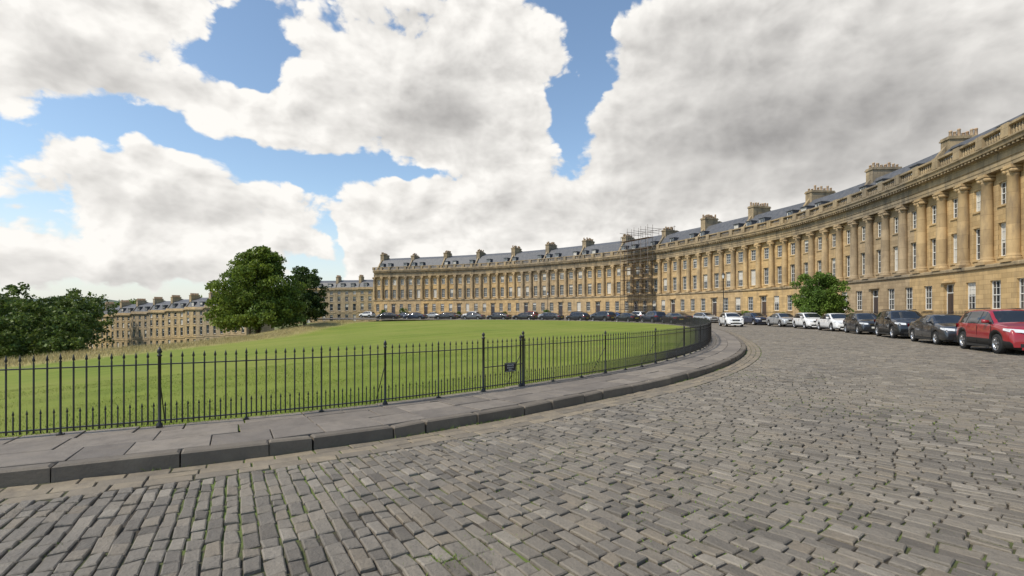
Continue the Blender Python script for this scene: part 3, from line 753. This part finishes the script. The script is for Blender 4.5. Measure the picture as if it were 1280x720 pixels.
# ------------------------------------------------------------------ vegetation
def leaves(C,size,seed=0):
    r=np.random.default_rng(seed); n=len(C); a=r.normal(size=(n,3)); a/=np.linalg.norm(a,axis=1)[:,None]
    b=np.cross(a,r.normal(size=(n,3))); b/=np.linalg.norm(b,axis=1)[:,None]; sz=size*r.uniform(.6,1.3,(n,1))
    a=a*sz*.5; b=b*sz*.36; V=np.stack([C-a,C-b*1.0+a*.1,C+a,C+b],1).reshape(-1,3)
    return V,np.arange(n*4).reshape(n,4)
def tree(name,crowns,leafsize,nleaf,leafm,seed,trunk=None,lobes=80):
    r=np.random.default_rng(seed); allC=[]; L=MB()
    tot=sum(c[3]**2 for c in crowns)
    for ci,(cx,cy,cz,rx,rz) in enumerate(crowns):
        nl=int(nleaf*rx*rx/tot); k=lobes
        d=r.normal(size=(k,3)); d/=np.linalg.norm(d,axis=1)[:,None]; d[:,2]=np.where(d[:,2]<-.7,-d[:,2],d[:,2])
        rad=r.uniform(.35,.92,(k,1)); lob=d*rad*np.array([rx,rx,rz]); lr=r.uniform(.10,.26,k)*rx*(1.25-.4*rad[:,0])
        w=lr**2/np.sum(lr**2); ch=r.choice(k,nl,p=w)
        dd=r.normal(size=(nl,3)); dd/=np.linalg.norm(dd,axis=1)[:,None]; dd[:,2]=np.where((dd[:,2]<-.2)&(r.random(nl)<.6),-dd[:,2],dd[:,2])
        P=lob[ch]+dd*(lr[ch]*(r.uniform(.3,1.2,nl)**.6))[:,None]*np.array([1,1,.8])
        allC.append(P+np.array([cx,cy,cz]))
        if trunk and ci==0:
            tz,tr=trunk; base=Vector((cx,cy,tz)); mid=Vector((cx,cy,cz-rz*.4)); L.tube(base,mid,tr,tr*.7,10,1)
            L.tube(base-Vector((0,0,.3)),base+Vector((0,0,.5)),tr*1.5,tr,10,1)
            for q in range(16):
                e=Vector(tuple(lob[q]*.92+np.array([cx,cy,cz]))); st=mid.lerp(base,random.uniform(0,.25)); mm=st.lerp(e,.5)+Vector((0,0,-.25))
                L.tube(st,mm,tr*.35,tr*.2,6,1); L.tube(mm,e,tr*.2,.03,5,1)
    V,F=leaves(np.vstack(allC),leafsize,seed); o=raw_mesh(name,V,F,[leafm,M['bark']])
    if trunk:
        e=empty(name); o.name='foliage'; e.name=name; o.parent=e; L.build('trunk_and_limbs',[M['bark'],M['bark']],e)
    return o
zt=float(zter(-41,80))
tree('deciduous_tree',[(-41.0,80,5.0,7.0,6.4),(-40.4,78.2,1.4,6.2,4.2),(-44.3,79.5,.8,5.0,4.0),(-37.6,79,1.2,4.6,3.8),(-40.0,79,8.8,4.0,3.2)],.36,72000,M['leaf'],3,(zt,.45))
tree('deciduous_tree',[(-41.0,98,4.9,4.6,5.8),(-40.4,97,1.8,5.0,3.6)],.36,24000,M['leafd'],4,(float(zter(-41,98)),.35))
tree('deciduous_tree',[(-47.6,90,2.2,4.4,4.4)],.40,8000,M['leafd'],14,(float(zter(-47.6,90)),.3))
tree('deciduous_tree',[(30.4,49.0,3.5,2.65,2.5),(30.4,48.8,1.8,2.8,1.7)],.17,28000,M['leafs'],5,(.1,.16))
cr=[]
r5=random.Random(5)
for k in range(26):
    az=-R(51)+R(11.0)*k/25.; d=r5.uniform(95,150); x=d*math.tan(az); z0=float(zter(x,d))
    rr=r5.uniform(4.0,6.5); top=1.55+d/math.cos(az)*r5.uniform(.010,.036)*1.0; zc=top-rr*.9+ (1.0 if k%3 else -3.0); cr.append((x,d,zc,rr,rr*1.05)); cr.append((x+r5.uniform(-3,3),d-3,zc-rr*.9,rr*1.05,rr))
tree('distant_trees',cr,.62,90000,M['leafm'],8,lobes=40)
cr=[]
for k in range(16):
    x=-165+k*6+r5.uniform(-2,2); cr.append((x,195+r5.uniform(0,20),-1.5+r5.uniform(0,4),r5.uniform(5,7.5),6))
tree('distant_trees',cr,.9,16000,M['leaf'],9)
for (x,y,r_) in ((31.8,58.5,.9),(31.0,66,1.0),(8.0,112.5,1.2),(-2,121,1.0),(-30,137,1.6),(-36,139,1.3),(-14,129,1.0),(33,73,.8)):
    tree('shrub',[(x,y,r_*.85,r_,r_*.9)],.18,1500,M['leafs'],int(abs(x*10)))
# hills
az=np.linspace(R(-75),R(40),160); hgt=22+9*np.sin(az*9+1)+6*np.sin(az*23)+3*np.sin(az*51)+12*sst(-az,R(38),R(60))
V=[];F=[]
for k,a in enumerate(az):
    for d,z in ((1250,-20),(1500,hgt[k]),(2300,hgt[k]*1.15),(2500,-20)): V.append((d*math.sin(a),d*math.cos(a),z))
for k in range(159):
    for j in range(3): F.append((k*4+j,k*4+4+j,k*4+5+j,k*4+1+j))
raw_mesh('hills',V,F,[M['hill']],smooth=True)

def blades(name,PX,PY,PZ,hmin,hmax,wd,m,seed=1,parent=None,lean=.45):
    r=np.random.default_rng(seed); n=len(PX); h=r.uniform(hmin,hmax,n); a=r.uniform(0,2*math.pi,n); l=r.normal(0,lean,(n,2))*h[:,None]
    V=np.empty((n,3,3)); V[:,0]=np.stack([PX-np.cos(a)*wd,PY-np.sin(a)*wd,PZ],1); V[:,1]=np.stack([PX+np.cos(a)*wd,PY+np.sin(a)*wd,PZ],1)
    V[:,2]=np.stack([PX+l[:,0],PY+l[:,1],PZ+h],1)
    return raw_mesh(name,V.reshape(-1,3),np.arange(3*n).reshape(n,3),[m],parent=parent)
n=110000; s=rng.uniform(0,34,n); v=.16+8*rng.random(n)**1.5; x,y=FENCE.map(s,v)
blades('grass',x,y,zter(x,y)-.005,.015,.035,.004,M['blade'])
n=9000; s=rng.uniform(0,45,n); v=rng.normal(.15,.05,n); x,y=FENCE.map(s,v)
blades('grass',x,y,zter(x,y),.04,.11,.004,M['blade'],2)
n=30000; y=rng.uniform(20,98,n); x=rng.normal(-32.0,1.6,n); zz=zter(x,y)+hump(x,y)
blades('dry_grass',x,y,zz-.02,.12,.4,.012,M['dry'],3)
mp_=np.array(mossp); blades('moss',mp_[:,0]+rng.normal(0,.004,len(mp_)),mp_[:,1]+rng.normal(0,.004,len(mp_)),np.full(len(mp_),-.019),.012,.03,.006,M['moss'],9,lean=.7)
def tuft(cx,cy,rad,n,h,seed):
    r=np.random.default_rng(seed); x=cx+r.normal(0,rad,n); y=cy+r.normal(0,rad*.6,n)
    blades('weed_tuft',x,y,np.full(n,-.02),h*.4,h,.005,M['moss'],seed,lean=.9)
for k,(x,y,r_,n,h) in enumerate(((.2,7.75,.07,120,.09),(-3.6,4.95,.06,90,.07),(-.5,7.25,.10,150,.06),(2.9,6.0,.22,500,.03),(-.35,3.1,.12,260,.035),(-.1,3.4,.10,160,.03),(1.9,3.0,.10,150,.03),(-1.0,6.85,.05,60,.05),(-2.2,5.85,.05,60,.05),(5.6,4.2,.2,300,.03),(4.8,3.6,.15,200,.03))):
    tuft(x,y,r_,n,h,20+k)
n=5200; s=rng.uniform(0,40,n); keep=np.sin(s*2.1)+np.sin(s*.83+1)+rng.normal(0,.5,n)>.9; s=s[keep]; x,y=FENCE.map(s,-(1.475+np.abs(rng.normal(0,.012,len(s)))))
blades('weed_strip',x,y,np.full(len(x),-.02),.015,.06,.004,M['moss'],77,lean=.8)

# ------------------------------------------------------------------ sky
world=bpy.data.worlds.new('World'); scene.world=world; world.use_nodes=True
try:
    world.cycles.sampling_method='MANUAL'; world.cycles.sample_map_resolution=256
except Exception as ex: print(ex)
g=NT(world.node_tree); g.n.clear(); wt=g
SUN_EL=R(50); SUN_AZ=R(-118)   # azimuth from +Y toward +X
sky=wt.new('ShaderNodeTexSky',sky_type='NISHITA'); sky.sun_disc=False; sky.sun_elevation=SUN_EL; sky.sun_rotation=SUN_AZ; sky.air_density=1.0; sky.dust_density=.6; sky.ozone_density=1.5
tc=wt.new('ShaderNodeTexCoord'); sx=wt.new('ShaderNodeSeparateXYZ'); wt.link(tc.outputs['Generated'],sx.inputs[0])
az=wt.math('MULTIPLY',wt.math('ARCTAN2',sx.outputs[0],sx.outputs[1]),180/math.pi/10); el=wt.math('MULTIPLY',wt.math('ARCSINE',sx.outputs[2]),180/math.pi/10)
cx=wt.new('ShaderNodeCombineXYZ'); wt.link(az,cx.inputs[0]); wt.link(el,cx.inputs[1]); ae=cx.outputs[0]
wn=g.new('ShaderNodeTexNoise'); wn.inputs['Scale'].default_value=1.1; wn.inputs['Detail'].default_value=3; wn.noise_dimensions='2D'; g.link(ae,wn.inputs['Vector'])
wv=g.new('ShaderNodeVectorMath',operation='SUBTRACT'); g.link(wn.outputs['Color'],wv.inputs[0]); wv.inputs[1].default_value=(.5,.5,.5)
wm=g.new('ShaderNodeVectorMath',operation='MULTIPLY_ADD'); g.link(wv.outputs[0],wm.inputs[0]); wm.inputs[1].default_value=(.8,.45,0); g.link(ae,wm.inputs[2]); pw=wm.outputs[0]
def blobsum(blobs,base):
    acc=None
    for (a,e,ra_,re_,wt_) in blobs:
        n=g.new('ShaderNodeVectorMath',operation='MULTIPLY_ADD'); g.link(pw,n.inputs[0]); n.inputs[1].default_value=(10/ra_,10/re_,0); n.inputs[2].default_value=(-a/ra_,-e/re_,0)
        dt=g.new('ShaderNodeVectorMath',operation='DOT_PRODUCT'); g.link(n.outputs[0],dt.inputs[0]); g.link(n.outputs[0],dt.inputs[1])
        p=g.math('POWER',base,dt.outputs['Value']); acc=g.math('MULTIPLY_ADD',p,wt_,acc if acc is not None else 0.0)
    return acc
acc=blobsum([(-13,25,13,7,1.7),(-24,18.3,7,2.8,1.2),(-4,20,9,3.8,1.3),(0,27.5,6,5,1.2),
 (27,23,15,9,1.7),(41,22,13,12,1.4),(14.5,18.5,6,4.2,1.2),(18,27,6,5,1.0),(30,12,17,5,1.4),
 (0,12,15,4.0,1.5),(-14,10.3,5,2.6,1.1),(3,7.0,20,3.6,1.2),
 (-39,11.6,9,2.8,1.3),(-29,10.4,6,2.8,1.2),(-36,5.0,15,3.8,1.3),(-18,6.5,6,2.5,.7),
 (-42,22,9,5,1.6),(-32,20.6,6,1.2,.9),(-37,28,8,3.0,1.0),
 (-27.5,25.2,4.0,3.2,-2.0),(-38,16.2,7,1.2,-1.2),(-22.8,15.0,4,2.0,-1.5),(-20.8,7.6,1.8,3.0,-1.2),(8.6,28,1.9,5,-2.6),(5.0,21.8,1.8,3.0,-2.3),(-13.5,15.6,5,.9,-1.4)],.42)
shade=blobsum([(-9,21.5,8,3.2,1.0),(25,17,14,5.5,1.1),(40,18,12,8,.8),(-40,20,7,2.5,.7),(6,11,14,2.2,.45),(-36,9.6,12,1.4,.5),(20,27,9,5,.7),(-38,3.5,16,1.5,.45),(-8,27,6,3,.35)],.42)
def puff(off,det):
    v=wt.new('ShaderNodeVectorMath',operation='MULTIPLY_ADD'); wt.link(ae,v.inputs[0]); v.inputs[1].default_value=(1,1.5,1); v.inputs[2].default_value=off
    n=g.new('ShaderNodeTexNoise'); n.noise_dimensions='2D'; n.inputs['Scale'].default_value=1.0; n.inputs['Detail'].default_value=det; n.inputs['Roughness'].default_value=.56; n.inputs['Distortion'].default_value=.15; g.link(v.outputs[0],n.inputs['Vector'])
    vo=g.new('ShaderNodeTexVoronoi'); vo.voronoi_dimensions='2D'; vo.feature='F1'; vo.inputs['Scale'].default_value=2.2; vo.inputs['Detail'].default_value=2.5; vo.inputs['Roughness'].default_value=.5; vo.inputs['Lacunarity'].default_value=2.3
    w2=wt.new('ShaderNodeVectorMath',operation='MULTIPLY_ADD'); wt.link(n.outputs['Color'],w2.inputs[0]); w2.inputs[1].default_value=(.4,.4,0); wt.link(v.outputs[0],w2.inputs[2]); g.link(w2.outputs[0],vo.inputs['Vector'])
    a=g.math('MULTIPLY_ADD',n.outputs['Fac'],2.7,-1.35)
    return g.math('MULTIPLY_ADD',vo.outputs['Distance'],-.7,a)
n0=puff((0,0,0),9); n1=puff((-.09,.19,0),4)
accs=g.math('MINIMUM',acc,1.7)
d0=g.math('ADD',g.math('ADD',accs,-.06),n0)
cover=wt.new('ShaderNodeMapRange'); cover.interpolation_type='SMOOTHSTEP'; cover.inputs[1].default_value=-.14; cover.inputs[2].default_value=.22; wt.link(d0,cover.inputs[0]); cover=cover.outputs[0]
grad=wt.math('SUBTRACT',n0,n1)
gk=wt.math('MULTIPLY_ADD',wt.math('MINIMUM',shade,1.0),-.20,.44)
lit=wt.math('ADD',wt.math('MULTIPLY',grad,gk),.94)
thick=wt.ramp(d0,.3,1.9)
lit=wt.math('SUBTRACT',lit,wt.math('MULTIPLY',thick,.18))
lit=wt.math('SUBTRACT',lit,wt.math('MULTIPLY',wt.math('MULTIPLY',shade,cover),.48),clamp=True)
ccol=wt.mix(lit,(3.5,3.4,3.35),(11.2,10.9,10.4))
skyb=wt.mix(1.0,sky.outputs[0],(2.1,2.1,2.0),'MULTIPLY')
haze=wt.ramp(el,1.2,-.1)
skyh=wt.mix(wt.math('MULTIPLY',haze,.8),skyb,(8.2,8.4,8.6))
col=wt.mix(cover,skyh,ccol)
bg=wt.new('ShaderNodeBackground'); bg.inputs[1].default_value=.09; wt.link(col,bg.inputs[0])
wo=wt.new('ShaderNodeOutputWorld'); wt.link(bg.outputs[0],wo.inputs[0])

sl=bpy.data.lights.new('sun','SUN'); sl.energy=4.1; sl.angle=R(2); sl.color=(1,.92,.78)
so=bpy.data.objects.new('sun',sl); scene.collection.objects.link(so)
dv=Vector((math.sin(SUN_AZ)*math.cos(SUN_EL),math.cos(SUN_AZ)*math.cos(SUN_EL),math.sin(SUN_EL)))
so.rotation_euler=(-dv).to_track_quat('-Z','Y').to_euler()

# ------------------------------------------------------------------ camera
cam=bpy.data.cameras.new('camera'); co=bpy.data.objects.new('camera',cam); scene.collection.objects.link(co); scene.camera=co
cam.sensor_width=36; cam.lens=17.44; cam.shift_y=.0234; cam.clip_end=8000; cam.clip_start=.05
co.location=(0,0,1.55); co.rotation_euler=(R(90),0,0)
scene.view_settings.view_transform='Standard'; scene.view_settings.look='None'; scene.view_settings.exposure=0
